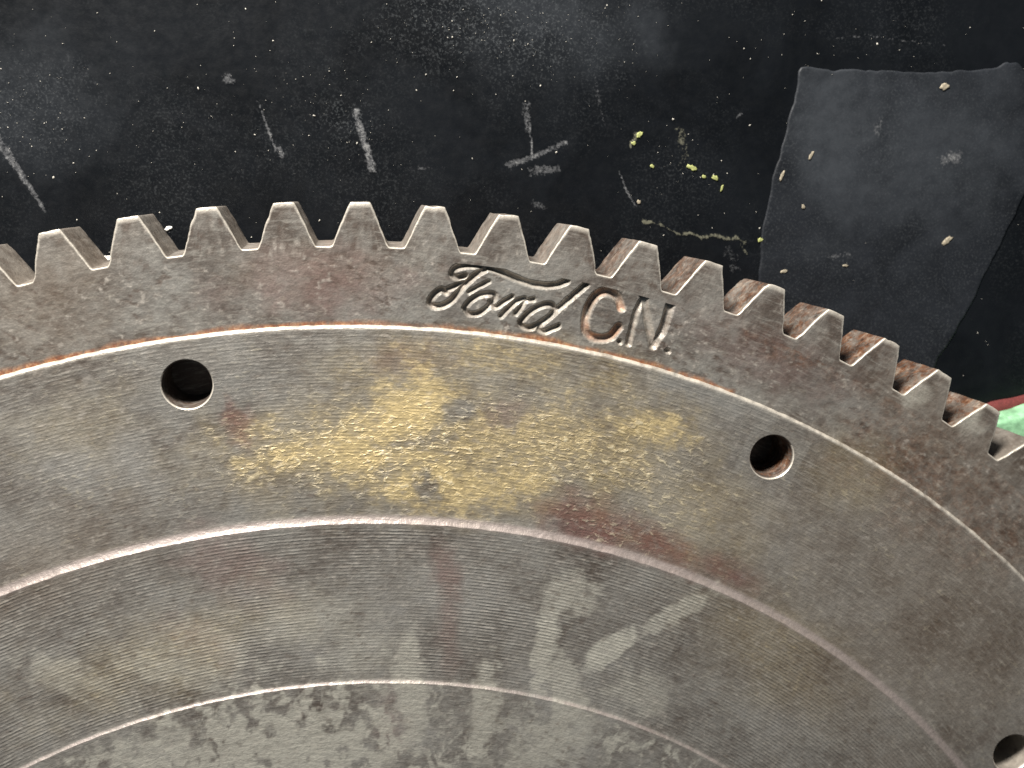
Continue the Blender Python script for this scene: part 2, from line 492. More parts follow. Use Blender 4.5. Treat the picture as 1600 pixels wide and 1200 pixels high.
def stains(x, y):
    r = np.hypot(x, y)
    B = lambda px, py, rx, ry, rot=0, soft=.7, seed=1, warp=.45, ws=None: blob(x, y, px, py, rx, ry, ZF, rot, soft, seed, warp, ws)
    mx = lambda *a: np.maximum.reduce(a)
    yel = mx(B(625, 655, 13, 7.5, 24, .9, 101, .35, 5), .95 * B(590, 700, 18, 6, 6, .9, 102, .4, 5), .8 * B(470, 708, 12, 3.2, 8, .8, 103, .5, 4),
             .9 * B(690, 755, 15, 6, -5, .9, 104, .4, 4), .8 * B(800, 750, 9, 6, 0, .9, 105, .4, 4), .75 * B(1020, 668, 9, 4.6, -12, .9, 106, .5, 3),
             .65 * B(800, 680, 24, 11, -4, .9, 107, .5, 6), .5 * B(940, 710, 19, 10, -18, .9, 108, .5, 6), .34 * B(1080, 790, 17, 9, -32, .9, 109, .5, 7), .6 * B(560, 690, 24, 9, 6, .9, 134, .5, 6),
             .45 * B(760, 560, 22, 4.5, -4, .9, 110, .5, 5), .4 * B(950, 600, 8, 4, -20, .9, 111, .5, 4), .25 * B(1330, 740, 9, 7, -30, .9, 112, .5, 6),
             .3 * B(560, 575, 8, 4, 0, .9, 113, .5, 4), .25 * B(250, 1020, 22, 7, 20, .9, 114, .6, 6), .22 * B(1200, 1010, 18, 10, -40, .9, 115, .5, 7), .2*B(120,660,10,6,10,.9,116,.6,5))
    yel *= 1 - .8 * mx(B(668, 762, 2.2, 3.6, 20, .8, 117, .5, 2), B(720, 640, 3.2, 2.2, 20, .8, 118, .5, 2), .8 * B(795, 640, 4, 3, 30, .8, 119, .5, 2), .7 * B(650, 690, 7, 1.6, 5, .8, 120, .5, 2))
    red = mx(.75 * B(375, 665, 2.3, 3.8, 25, .7, 121, .5, 2), .95 * B(925, 815, 11, 4.4, -22, .8, 122, .4, 4), .95 * B(1030, 852, 10, 3.2, -26, .8, 123, .35, 4), .7 * B(1130, 890, 8, 2.6, -28, .9, 133, .35, 3),
             .5 * B(695, 890, 2.6, 5.5, 10, .8, 124, .5, 3), .4 * B(365, 880, 9, 5, -35, .9, 125, .6, 4), .4 * B(320, 1000, 7, 3, -40, .9, 126, .6, 3),
             .35 * B(640, 560, 7, 3, 0, .8, 127, .6, 3), .4 * B(790, 650, 5, 3, 10, .8, 128, .6, 3), .35 * B(700, 980, 2, 9, 0, .9, 129, .5, 3), .3 * B(610, 1120, 3, 6, 0, .9, 130, .5, 3),
             .45 * B(500, 440, 14, 5, 0, .9, 131, .6, 5), .3 * B(1200, 560, 16, 5, -25, .9, 132, .6, 4))
    pale = mx(.9 * B(850, 1000, 2.0, 9, -8, .35, 141, .5, 2), .7 * B(885, 925, 5.0, 3.8, 0, .4, 142, .55, 2.5), 1.0 * B(950, 1010, 5.4, 2.2, 34, .25, 143, .4, 2.5), .75 * B(1060, 950, 7.5, 1.9, 27, .4, 144, .5, 2.5),
              .8 * B(640, 1070, 2.6, 11, 2, .4, 145, .5, 2.5), .8 * B(755, 1100, 2.6, 9, -4, .35, 146, .5, 2.5), .7 * B(885, 1080, 3, 8, 14, .4, 147, .55, 2.5), .7 * B(280, 1040, 9, 3.4, -20, .6, 148, .7, 3),
              .6 * B(110, 1050, 8, 3, -25, .6, 149, .7, 3), .7 * B(850, 1160, 9, 5, 30, .5, 150, .8, 3), .55 * B(480, 960, 9, 5, 0, .9, 156, .6, 4), .5 * B(1000, 1080, 6, 4, -30, .5, 157, .6, 3), .45 * B(560, 1010, 6, 6, 0, .7, 158, .6, 3), .95 * B(440, 1165, 17, 8, 5, .45, 168, 1.8, 2.6), .7 * B(240, 1175, 9, 5, 20, .7, 169, 1.2, 2.5), .6 * B(330, 1010, 8, 4, -30, .7, 170, .9, 2.5),
              .9 * B(1430, 618, 2.6, 2.4, 0, .7, 154, .5, 2), .9 * B(1515, 655, 3.2, 2.6, -40, .6, 155, .4, 2))
    inner = 1 - sm(R3 - 1.2, R3 - .4, r)
    pale = np.maximum(pale, .95 * inner * sm(-.45, .2, fbm(x, y, 17, 3, 159)) * sm(.03, .2, fbm(x * 1.3 + fbm(x, y, 7, 3, 153) * 5, y + fbm(x, y, 6, 3, 152) * 3, 4.2, 5, 151, .62)))
    grey = mx(.8 * B(300, 610, 16, 5, 10, .9, 161, .5, 6), .7 * B(450, 800, 24, 4.5, 10, .9, 162, .5, 5), .8 * B(1080, 600, 12, 2.5, -24, .8, 163, .5, 3), .6 * B(1300, 620, 14, 4, -28, .9, 164, .5, 4),
              .6 * B(700, 470, 40, 6, -3, .9, 165, .5, 6), .6 * B(250, 440, 13, 5, 10, .9, 166, .5, 4), .5 * B(1130, 720, 6, 4, 0, .9, 167, .5, 4))
    rust = np.maximum(.65 * B(1230, 530, 13, 3.5, -27, .9, 171, .7, 3), .45 * B(1450, 740, 22, 10, -45, .9, 172, .7, 5))
    rust = np.maximum(rust, .35 * B(1560, 800, 12, 12, -45, .9, 173, .7, 5))
    fleck = np.clip(mx(.9 * B(640, 700, 32, 10, 0, .9, 181, .5, 6), .85 * B(930, 720, 24, 11, -20, .9, 182, .5, 6), .6 * B(920, 820, 14, 5, -25, .9, 183, .4, 4), .10 + .25 * fbm(x, y, 9, 3, 184)), 0, 1) * sm(R2, R2 + 1, r) * (1 - sm(R1 - 1.5, R1 - .5, r))
    fleck = np.maximum(fleck, .06)
    brown = mx(.65 * B(1450, 980, 45, 30, -45, .9, 191, .4, 14), .6 * B(60, 470, 14, 10, 20, .9, 192, .5, 6), .5 * B(80, 880, 18, 8, 25, .9, 193, .5, 6), .6 * B(1500, 700, 25, 12, -45, .9, 194, .4, 8), .5*B(520,430,16,5,0,.9,195,.6,5))
    return {"brown": brown, "yellow": yel, "red": red, "pale": pale, "grey": grey, "rust": rust, "fleck": fleck}

# rows of the disc from the ring gear inwards: (radius, height) of the turned profile
prof = [(R1 + .30, -.35), (R1 + .25, .0), (R1 + .19, .16), (R1 + .12, .31), (R1 + .03, .44), (R1 - .06, .52), (R1 - .16, Z1)]
prof += [(r, Z1) for r in np.arange(R1 - .5, R2 + 1.3, -.25)]
for t in np.linspace(0, 1, 9):                   # concave fillet up to the second face
    prof.append((R2 + 1.1 - 1.55 * t, Z1 + (Z2 - Z1) * (.25 * t + .75 * t ** 2.6)))
i_split2 = len(prof) - 1
prof += [(r, Z2) for r in np.arange(R2 - .62, R3 + .62, -.25)]
for t in np.linspace(0, 1, 5):
    prof.append((R3 + .30 - .50 * t, Z2 + (Z3 - Z2) * (.3 * t + .7 * t ** 2)))
i_split3 = len(prof) - 1
prof += [(r, Z3) for r in np.arange(R3 - .4, 78, -.3)]
prof += [(r, Z3) for r in (74, 66, 56, 46, 36, 28, 22)] + [(20, Z3 - .6), (19.6, Z3 - 2), (19.6, -ZR + .2)]
prof = np.array(prof)
ni, nj = len(prof), len(TH)
RR = np.repeat(prof[:, :1], nj, 1); ZZ = np.repeat(prof[:, 1:], nj, 1)
TT = np.repeat(TH[None], ni, 0)
x0 = RR * np.sin(TT); y0 = RR * np.cos(TT)
# uneven edges and a slightly pitted face
wob = fbm(x0, y0, 2.0, 4, 201) * .16
band1 = 1 - sm(.1, .6, np.abs(RR - R1)); band2 = 1 - sm(1.0, 2.0, np.abs(RR - R2)); band3 = 1 - sm(.3, .8, np.abs(RR - R3))
RR = RR + band1 * wob * .9 + band2 * wob * .8 + band3 * wob * .7
ZZ = ZZ + fbm(x0, y0, 3.2, 4, 203) * .022 * (RR > 79) + fbm(RR * 1.6, TT * 150 * .45, .9, 3, 204) * .014 * (RR > 79)
XX = RR * np.sin(TT); YY = RR * np.cos(TT)
Vd = np.stack([XX, YY, ZZ + ZR], -1).reshape(-1, 3)
at_d = stains(XX, YY)
lowr = RR < 79
for k in at_d:
    at_d[k] = np.where(lowr, .2, at_d[k])
at_d["edge"] = (1 - sm(.20, .34, np.abs(RR - (R1 + .06)))) * np.clip(.85 + .8 * fbm(XX, YY, 1.2, 3, 208), .25, 1)
at_d["pink"] = np.maximum(.95 * sm(-.75, -.35, RR - R2) * (1 - sm(.35, 1.0, RR - R2)) * 1.0, .8 * (1 - sm(.12, .34, np.abs(RR - R3 + .02))) * np.clip(.8 + .9 * fbm(XX, YY, 2.5, 3, 209), .2, 1))
gm = sm(R3 + .5, R3 + 1.5, RR) * (1 - sm(R2 - 1.5, R2 - .8, RR))
at_d["groove"] = gm * np.clip(.62 + .7 * fbm(XX, YY, 18, 3, 207), .1, 1) + .25 * sm(R2 + 1.5, R2 + 3, RR)
at_d["disc"] = np.ones_like(RR)
at_d["mott"] = np.where(lowr, .5, .5 + .62 * fbm(XX, YY, 15, 5, 210, .66))
ani = fbm(RR * 1.5, TT * 150 * .55, 1.3, 4, 211, .62)
reg = sm(-.25, .45, fbm(XX, YY, 14, 3, 212))
at_d["pit"] = np.where(lowr, 0, .75 * sm(.12, .55, ani) * reg)
at_d["lite"] = np.where(lowr, 0, .5 * sm(.18, .5, fbm(RR * 1.3 + 50, TT * 150 * .6, 1.1, 3, 213)) * (1 - .5 * reg))
at_d["rust"] = np.maximum(at_d["rust"], .0)

Fd = quads(ni, nj, True)
fi, fj = np.divmod(np.arange(len(Fd)), nj)
keep = np.ones(len(Fd), bool)
extraV, extraF, extraA = [], [], {k: [] for k in at_d}
base_n = len(Vd)
hole_specs = []
HB = 19
for (u, v, hr, kind) in HOLES:
    c = at(u, v, ZF + Z1 * .001)
    rc, tc_ = np.hypot(*c), math.atan2(c[0], c[1])
    ci = int(np.argmin(np.abs(prof[:i_split2 - 9, 0] - rc))); cj = int(np.argmin(np.abs(TH - tc_)))
    i0, i1, j0, j1 = ci - HB, ci + HB, cj - HB, cj + HB
    keep &= ~((fi >= i0) & (fi < i1) & (fj >= j0) & (fj < j1))
    loop = [(i0, j) for j in range(j0, j1)] + [(i, j1) for i in range(i0, i1)] + [(i1, j) for j in range(j1, j0, -1)] + [(i, j0) for i in range(i1, i0, -1)]
    li = np.array([a * nj + b for a, b in loop])
    P = Vd[li]
    ang = np.arctan2(P[:, 1] - c[1], P[:, 0] - c[0])
    nl = len(li)
    ring_prev = li
    lip = .22 + .16 * fbm(np.cos(ang) * 3 + 40 * kind, np.sin(ang) * 3, 1.0, 3, 300 + kind)
    K = 9
    for q in range(1, K + 1):
        t = q / K
        rad = hr + .22
        ex = np.stack([c[0] + np.cos(ang) * rad, c[1] + np.sin(ang) * rad, np.full(nl, ZR + Z1)], 1)
        N = P * (1 - t) + ex * t
        N[:, 2] = ZR + Z1 + fbm(N[:, 0], N[:, 1], 3.2, 4, 203) * .022
        idx = base_n + sum(len(e) for e in extraV) + np.arange(nl)
        extraV.append(N)
        st = stains(N[:, 0], N[:, 1])
        for k in at_d:
            extraA[k].append(st.get(k, np.full(nl, {"disc": 1.0, "groove": .25, "mott": .5}.get(k, 0.0))))
        extraF.append(np.stack([ring_prev, np.roll(ring_prev, -1), np.roll(idx, -1), idx], 1))
        ring_prev = idx
    hole_specs.append((c, hr, kind, ang, lip))
VdA = np.concatenate([Vd] + extraV)
AdA = {k: np.concatenate([at_d[k].ravel()] + extraA[k]) for k in at_d}
FX = np.concatenate(extraF)
a = VdA[Fd[5 * nj + 3]]
flip = np.cross(a[1] - a[0], a[2] - a[0])[2] < 0
if flip:
    Fd = Fd[:, ::-1]
a = VdA[FX[0]]
if np.cross(a[1] - a[0], a[2] - a[0])[2] < 0:
    FX = FX[:, ::-1]
fsel = lambda lo, hi: Fd[keep & (fi >= lo) & (fi < hi)]
# the underside of the web and an added unseen rim skirt that keeps the cavity dark
back = np.array([(R1 + .42, -.35), (R1 + .42, -ZR + .15), (R1 - 2.2, -ZR + .15), (R1 - 2.2, -8.0), (19.6, -8.0)])
nb_ = 160
tb = np.linspace(0, 2 * PI, nb_, endpoint=False)
Vb = np.stack([np.outer(back[:, 0], np.sin(tb)), np.outer(back[:, 0], np.cos(tb)), np.repeat(back[:, 1:] + ZR, nb_, 1)], -1).reshape(-1, 3)
Fb = quads(len(back), nb_, True)
skirt_web = mesh("web", Vb, [Fb], None, 40)
flange = link("bolt_flange", sub_mesh("bolt_flange", VdA, [fsel(0, i_split2), FX], AdA, 50), STEEL, wheel)
clutch = link("clutch_face", sub_mesh("clutch_face", VdA, [fsel(i_split2, i_split3)], AdA, 50), STEEL, wheel)
hub = link("hub_face", sub_mesh("hub_face", VdA, [fsel(i_split3, ni)], AdA, 50), STEEL, wheel)
web = link("web_light_skirt", skirt_web, STEEL, wheel)

for (c, hr, kind, ang, lip) in hole_specs:
    n = len(ang)
    zs = [Z1, Z1 - .10, Z1 - .28] + list(np.linspace(Z1 - .6, -7.9, 46))
    V = []; A = {"rust": [], "edge": [], "disc": []}
    for q, z in enumerate(zs):
        if q == 0: rad = np.full(n, hr + .22)
        elif q == 1: rad = hr + .14 - lip * .2
        elif q == 2: rad = np.full(n, hr)
        else:
            th_ = math.sin(2 * PI * z / 1.15 + 0) if kind else 0
            rad = hr + (-.20 * (.5 + .5 * np.sin(2 * PI * z / 1.15 - ang)) if kind == 1 else -.05 * fbm(np.cos(ang) * 3 + 9 * kind, np.sin(ang) * 3 + z, 1.5, 3, 320 + kind))
        V.append(np.stack([c[0] + np.cos(ang) * rad, c[1] + np.sin(ang) * rad, np.full(n, ZR + z) + (fbm(c[0] + np.cos(ang) * rad, c[1] + np.sin(ang) * rad, 3.2, 4, 203) * .022 if q == 0 else 0)], 1))
        A["rust"].append(np.full(n, [.25, .95, .3][kind] * (q > 2)))
        A["edge"].append(np.full(n, 1.0 if q < 2 else (.5 if kind == 2 else .0)) * ((np.sin(ang) < .5) | (q > 1)))  # painted light: paler lower rim, and third hole's wall lightened as if lit
        A["disc"].append(np.zeros(n))
    V = np.concatenate(V); A = {k: np.concatenate(v) for k, v in A.items()}
    Fh = quads(len(zs), n, True)
    a = V[Fh[n * 10]]; nn = np.cross(a[1] - a[0], a[2] - a[0]); cc = np.array([*c, a[0][2]])
    if nn @ (cc - a[0]) < 0:
        Fh = Fh[:, ::-1]
    link("bolt_hole", mesh("bolt_hole", V, [Fh], A, 50), STEEL, flange)

# ------------------------------------------------------------------ ring gear face with the stamped marks
pitch = 2 * PI / 108
TH0 = -0.201734
SCRIPT = [  # strokes of the maker's script (photo points on the ring's face)
    ([(727, 431), (716, 434), (707, 429), (711, 420), (725, 415), (745, 415), (770, 420), (797, 431), (822, 441), (848, 446), (870, 445), (886, 439)], .46, 1.0),
    ([(697, 457), (690, 453), (680, 459), (672, 470), (676, 478), (690, 478), (705, 470), (717, 456), (728, 443), (744, 429), (758, 421)], .44, 1.0),
    ([(700, 452), (712, 447), (724, 442)], .40, .9),
    ([(733, 456), (748, 448), (764, 440)], .34, .7),
    ([(726, 481), (737, 468), (755, 460), (771, 460), (772, 469), (760, 482), (746, 490), (732, 490), (726, 481)], .40, 1.0),
    ([(766, 472), (773, 480), (785, 473), (800, 464)], .38, .9),
    ([(783, 494), (794, 482), (807, 471), (820, 467)], .40, .9),
    ([(806, 490), (815, 479), (822, 470), (834, 468)], .36, .8),
    ([(869, 484), (861, 476), (848, 477), (830, 486), (818, 498), (814, 506), (821, 512), (833, 511), (846, 504), (860, 494), (868, 487)], .42, 1.0),
    ([(864, 490), (888, 469), (916, 445)], .46, 1.0),
    ([(860, 495), (847, 506), (842, 514), (852, 518), (873, 509)], .38, .9)]
LET_C = [([(971, 481), (966, 466), (956, 458), (943, 456), (930, 464), (920, 480), (915, 500), (916, 517), (925, 526), (940, 529), (955, 525), (967, 511)], .60, 1.1)]
LET_N = [([(982, 537), (988, 512), (995, 486), (1006, 464)], .46, .85), ([(1006, 464), (1012, 500), (1021, 540)], .62, .8), ([(1021, 540), (1036, 515), (1048, 476)], .60, .9)]
DOTS = [([(968, 534), (968.5, 535)], .38, .8), ([(1043, 549), (1044, 549)], .42, .9)]

def stamp_depth(x, y, strokes, smooth=True):
    d = np.zeros_like(x); near = np.full(x.shape, 1e9)
    wx = x + fbm(x, y, 1.1, 3, 401) * .07; wy = y + fbm(x, y, 1.1, 3, 402) * .07
    for pts, hw, dep in strokes:
        hw = hw * 1.14
        p = ats(pts, ZF)
        if smooth and len(p) > 2:
            p = smooth_line(p, 5)
        s = (x > p[:, 0].min() - 2) & (x < p[:, 0].max() + 2) & (y > p[:, 1].min() - 2) & (y < p[:, 1].max() + 2)
        q = np.full(x.shape, 1e9)
        q[s] = seg_dist(wx[s], wy[s], p)
        d = np.maximum(d, dep * (1 - sm(hw * .15, hw * 1.3, q)) - .09 * (1 - sm(0, .22, np.abs(q - hw * 1.42))) * (q > hw * 1.15) * (d <= 0))
        near = np.minimum(near, q - hw * 1.45)
    return d * np.where(d > 0, .78 + .45 * fbm(x, y, 4.5, 3, 403), .7), near

def wear(x, y):
    reg = sm(-.3, .4, fbm(x, y, 11, 3, 430))
    p = fbm(x + .5 * y, y * 1.4, 1.9, 4, 431, .62)
    return {"mott": .38 + .75 * fbm(x, y, 9, 5, 432, .66), "pit": 1.0 * sm(.0, .45, p) * (.25 + .75 * reg),
            "lite": .9 * sm(.2, .55, fbm(x + y * .6, y - .6 * x * .4, 1.2, 3, 433)) * sm(-.5, .3, fbm(x, y, 6, 2, 434))}
def relief(x, y):
    w = wear(x, y)
    return fbm(x, y, 2.6, 4, 411) * .03 + fbm(x, y, .8, 3, 412) * .012 - w["pit"] * .035 + w["lite"] * .02
def ring_face(name, th, rows, split=False, closed=False):
    ni, nj = len(rows), len(th)
    R = np.repeat(rows[:, None], nj, 1); T = np.repeat(th[None], ni, 0)
    x = R * np.sin(T); y = R * np.cos(T)
    return R, T, x, y, ni, nj
rows = np.concatenate([[R1 + .0], np.arange(R1 + .20, RSEAM - .05, .095), [RSEAM]])
TA, TB = math.radians(2.2), math.radians(18.2)
tt = np.concatenate([np.radians(np.arange(-33, 2.2, .085)), np.arange(TA, TB, .09 / 170), np.radians(np.arange(18.2, 62, .085)), np.radians(np.linspace(62, 327, 200, endpoint=False))])
R, T, x, y, ni, nj = ring_face("ring", tt, rows)
z = relief(x, y)
fade = sm(R1, R1 + 1, R)
z *= fade
vis = (T > TA - .02) & (T < TB + .02)
parts = {}
depth_tot = np.zeros_like(x)
lab = np.zeros(x.shape, int)
for n_, (strokes, smo) in enumerate([(SCRIPT, True), (LET_C, True), (LET_N, False), (DOTS[:1], False), (DOTS[1:], False)], 1):
    d = np.zeros_like(x); nr = np.full(x.shape, 1e9)
    d[vis], nr[vis] = stamp_depth(x[vis], y[vis], strokes, smo)
    depth_tot = np.where(np.abs(d) > np.abs(depth_tot), d, depth_tot)
    lab[(nr < 0) & (lab == 0)] = n_
z = z - depth_tot
# displaced metal raised a little beside each stroke
V = np.stack([x, y, z + ZR], -1).reshape(-1, 3)
A = stains(x, y)
coarse = (T > math.radians(62.5))
for k in A:
    A[k] = np.where(coarse, .15, A[k])
lipr = 1 - sm(.15, .9 + .8 * fbm(x, y, 7, 3, 421), R - R1 - .2)
deg = np.degrees(T)
amt = np.where(deg < 22, 1, 0) * np.clip(.95 + .8 * fbm(x, y, 14, 3, 422), .25, 1)
A["rust"] = np.maximum(A["rust"], lipr * amt * .5)
A["orange"] = .72 * lipr * amt
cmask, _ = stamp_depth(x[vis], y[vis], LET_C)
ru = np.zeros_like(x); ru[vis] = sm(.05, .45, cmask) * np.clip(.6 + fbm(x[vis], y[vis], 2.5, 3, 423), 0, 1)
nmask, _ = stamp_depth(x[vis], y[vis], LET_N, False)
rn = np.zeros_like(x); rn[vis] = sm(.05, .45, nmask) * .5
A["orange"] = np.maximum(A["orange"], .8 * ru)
A["rust"] = np.maximum.reduce([A["rust"], ru * .6, rn, .5 * sm(.25, .6, depth_tot)])  # real rust, plus brown painted into deep strokes to deepen their shadow
A["edge"] = .55 * sm(.02, .3, np.abs(depth_tot)) * (1 - A["rust"])  # pale colour on the stroke walls heightens their highlights
A["disc"] = np.zeros_like(x)
A.update(wear(x, y))
Fr = quads(ni, nj, True)[:, ::-1]
a = V[Fr[5]]
if np.cross(a[1] - a[0], a[2] - a[0])[2] < 0:
    Fr = Fr[:, ::-1]
fl = lab.ravel()[Fr].max(1)
A = {k: v.ravel() for k, v in A.items()}
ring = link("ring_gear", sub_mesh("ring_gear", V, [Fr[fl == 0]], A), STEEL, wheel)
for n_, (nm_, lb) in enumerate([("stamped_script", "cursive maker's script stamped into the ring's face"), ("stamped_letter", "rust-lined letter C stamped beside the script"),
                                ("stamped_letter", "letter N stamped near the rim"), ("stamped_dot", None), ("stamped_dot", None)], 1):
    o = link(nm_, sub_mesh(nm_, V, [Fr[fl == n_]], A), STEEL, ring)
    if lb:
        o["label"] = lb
# rear of the ring gear
TK = 10.9
tb = np.linspace(0, 2 * PI, 216, endpoint=False)
bp = np.array([(RSEAM + .4, -TK), (R1 + .43, -TK), (R1 + .43, -1.0)])
Vb = np.stack([np.outer(bp[:, 0], np.sin(tb)), np.outer(bp[:, 0], np.cos(tb)), np.repeat(bp[:, 1:] + ZR, 216, 1)], -1).reshape(-1, 3)
link("ring_back", mesh("ring_back", Vb, [quads(3, 216, True)], None, 40), STEEL, ring)

# ------------------------------------------------------------------ teeth: one object each
def tooth_mesh(idx, seed, rust):
    w = pitch
    half_t, half_r = .134, .385
    pr = [(-.5, RROOT), (-.45, RROOT), (-.41, RROOT + .01), (-.392, RROOT + .07), (-.378, RROOT + .28)]
    for t in np.linspace(.1, .94, 16):
        pr.append((-(half_r + (half_t - half_r) * t) - .006 * math.sin(t * PI), RROOT + (RT - RROOT) * t))
    pr += [(-half_t - .003, RT - .09), (-half_t + .008, RT - .01)]
    pr += [(-.08, RT + .02), (-.04, RT + .03)]
    full = pr + [(0, RT + .03)] + [(-a, r) for a, r in pr[::-1]]
    full = np.array(full)
    ph = full[:, 0] * w; rad = full[:, 1].copy()
    a0 = TH0 + idx * w
    p = np.stack([rad * np.sin(ph), rad * np.cos(ph)], 1)
    rs = np.random.RandomState(seed)
    n = len(p)
    mid = np.minimum(1, np.minimum(np.arange(n), np.arange(n)[::-1]) / 4.0)
    ox, oy = rs.rand(2) * 50
    p += np.stack([fbm(p[:, 0] + ox, p[:, 1] + oy, 1.6, 3, seed % 97), fbm(p[:, 0] + oy, p[:, 1] - ox, 1.6, 3, seed % 89)], 1) * .07 * mid[:, None]
    for _ in range(4):                                    # nicks knocked into the edges
        c_ = rs.randint(5, n - 5); w_ = .6 + 1.2 * rs.rand(); am = .05 + .16 * rs.rand() ** 2
        p += (np.array([0, RSEAM]) - p) / 8 * (am * np.exp(-((np.arange(n) - c_) / w_) ** 2) * mid)[:, None]
    tn = np.gradient(p, axis=0); tn /= np.linalg.norm(tn, axis=1)[:, None]
    inn = np.stack([tn[:, 1], -tn[:, 0]], 1)              # towards the metal
    inn[0] = inn[-1] = (0, -1)
    inn[0] = (-math.sin(ph[0]), -math.cos(ph[0])); inn[-1] = (-math.sin(ph[-1]), -math.cos(ph[-1]))
    cw = .115 + .07 * fbm(p[:, 0] * 1.0 + ox, p[:, 1] + oy, 1.2, 2, 31) * mid
    V = []; A = {"edge": [], "rust": [], "disc": []}
    # front face, from the seam out to the chamfer
    M = 10
    outer = p + inn * cw[:, None]
    ro = np.hypot(outer[:, 0], outer[:, 1]); ao = np.arctan2(outer[:, 0], outer[:, 1])
    ao[0], ao[-1] = ph[0], ph[-1]
    for q in range(M + 1):
        t = q / M
        r_ = RSEAM + (ro - RSEAM) * t
        an = ph + (ao - ph) * t
        xx = r_ * np.sin(an); yy = r_ * np.cos(an)
        wx_ = xx * math.cos(a0) + yy * math.sin(a0); wy_ = -xx * math.sin(a0) + yy * math.cos(a0)
        g = relief(wx_, wy_)
        V.append(np.stack([xx, yy, ZR + g], 1)); A["edge"].append(np.full(n, .85 if q == M else .0)); A["rust"].append(np.full(n, .12 * rust))
        zf_last = ZR + g
    V.append(np.concatenate([p + inn * cw[:, None] * .35, (zf_last - cw * .35)[:, None]], 1)); A["edge"].append(np.full(n, 1.0)); A["rust"].append(np.zeros(n))
    V.append(np.concatenate([p, (zf_last - cw)[:, None]], 1)); A["edge"].append(np.full(n, .9)); A["rust"].append(np.full(n, .1 * rust))
    zs = np.linspace(ZR - .55, ZR - TK + .3, 9)
    for zc in zs:
        g = fbm(p[:, 0] * 1.0 + ox, zc * .8 + p[:, 1] * 1.0 + oy, 2.2, 3, 34) * .06 * mid
        tp = .42 * (ZR - zc) / TK * np.clip((np.hypot(p[:, 0], p[:, 1]) - RROOT) / (RT - RROOT), 0, 1)
        V.append(np.concatenate([p + inn * g[:, None] - np.stack([0 * tp, tp], 1), np.full((n, 1), zc)], 1)); A["edge"].append(np.full(n, .12 if rust < .5 else 0)); A["rust"].append(np.full(n, rust))
    V.append(np.concatenate([p + inn * .25 - np.stack([0 * tp, tp], 1), np.full((n, 1), ZR - TK)], 1)); A["edge"].append(np.zeros(n)); A["rust"].append(np.full(n, rust))
    V.append(np.stack([(RSEAM) * np.sin(ph), (RSEAM) * np.cos(ph), np.full(n, ZR - TK)], 1)); A["edge"].append(np.zeros(n)); A["rust"].append(np.full(n, rust))
    nr = len(V)
    A["disc"] = [np.zeros(n)] * nr
    V = np.concatenate(V)
    wx_ = V[:, 0] * math.cos(a0) + V[:, 1] * math.sin(a0); wy_ = -V[:, 0] * math.sin(a0) + V[:, 1] * math.cos(a0)
    wall = V[:, 2] < ZR - .4
    W = wear(wx_ + V[:, 2] * wall, wy_ + .4 * V[:, 2] * wall)
    if -5 <= idx <= 20:
        W.update({k: v for k, v in stains(wx_, wy_).items() if k in ("pale", "grey", "red", "brown")})
        W["pale"] = np.where(wall, 0, W["pale"])
    for k in W:
        A[k] = [W[k]]
    F = quads(nr, n)
    a = V[F[n // 2]]
    if np.cross(a[1] - a[0], a[2] - a[0])[2] < 0:
        F = F[:, ::-1]
    return mesh("tooth", V, [F], {k: np.concatenate(v) for k, v in A.items()}, 38)
shared = tooth_mesh(40, 5, .5)
for i in range(108):
    k = i if i < 54 else i - 108
    if -5 <= k <= 20:
        rust = float(np.interp(k, [-5, 3, 6, 9, 12, 20], [.1, .12, .35, .7, .95, 1.0]))
        if k == 15:
            rust = .12
        me = tooth_mesh(k, 900 + k * 13, rust)
    else:
        me = shared
    o = link("tooth", me, STEEL, ring)
    o.rotation_euler = (0, 0, -(TH0 + k * pitch))

# ------------------------------------------------------------------ things lying on the mat
def flake(name, px, py, lx, ly, rot, thick, seed, mat, z=0.0):
    rs = np.random.RandomState(seed)
    c = at(px, py, z)
    n = 14
    a = np.linspace(0, 2 * PI, n, endpoint=False)
    rr = 1 + .6 * (rs.rand(n) - .5) + .2 * np.sin(a * 2 + rs.rand() * 6)
    V = []
    for s, h in ((1.0, -.02), (1.0, .45), (.72, .95), (.35, 1.1)):
        V.append(np.stack([np.cos(a) * rr * lx * s, np.sin(a) * rr * ly * s, thick * (h + .15 * (rs.rand(n) - .5) * (h > .3))], 1))
    V = np.concatenate(V + [np.array([[0, 0, thick * 1.1]])])
    F = quads(4, n, True)
    k = 3 * n
    T = np.stack([k + np.arange(n), k + (np.arange(n) + 1) % n, np.full(n, 4 * n)], 1)
    o = link(name, mesh(name, V, [F, T]), mat, None, (c[0] * .001, c[1] * .001, z))
    o.rotation_euler = (0, 0, math.radians(rot))
    return o
CREAM = plain("cream_flake", (.30, .26, .19), .7, .45, 2.0)
LIME = plain("lime_paint", (.34, .36, .13), .6, .5, 2.0)
WHITE = plain("white_crumb", (.78, .76, .70), .5, .15, 2.0)
ZP = .00014
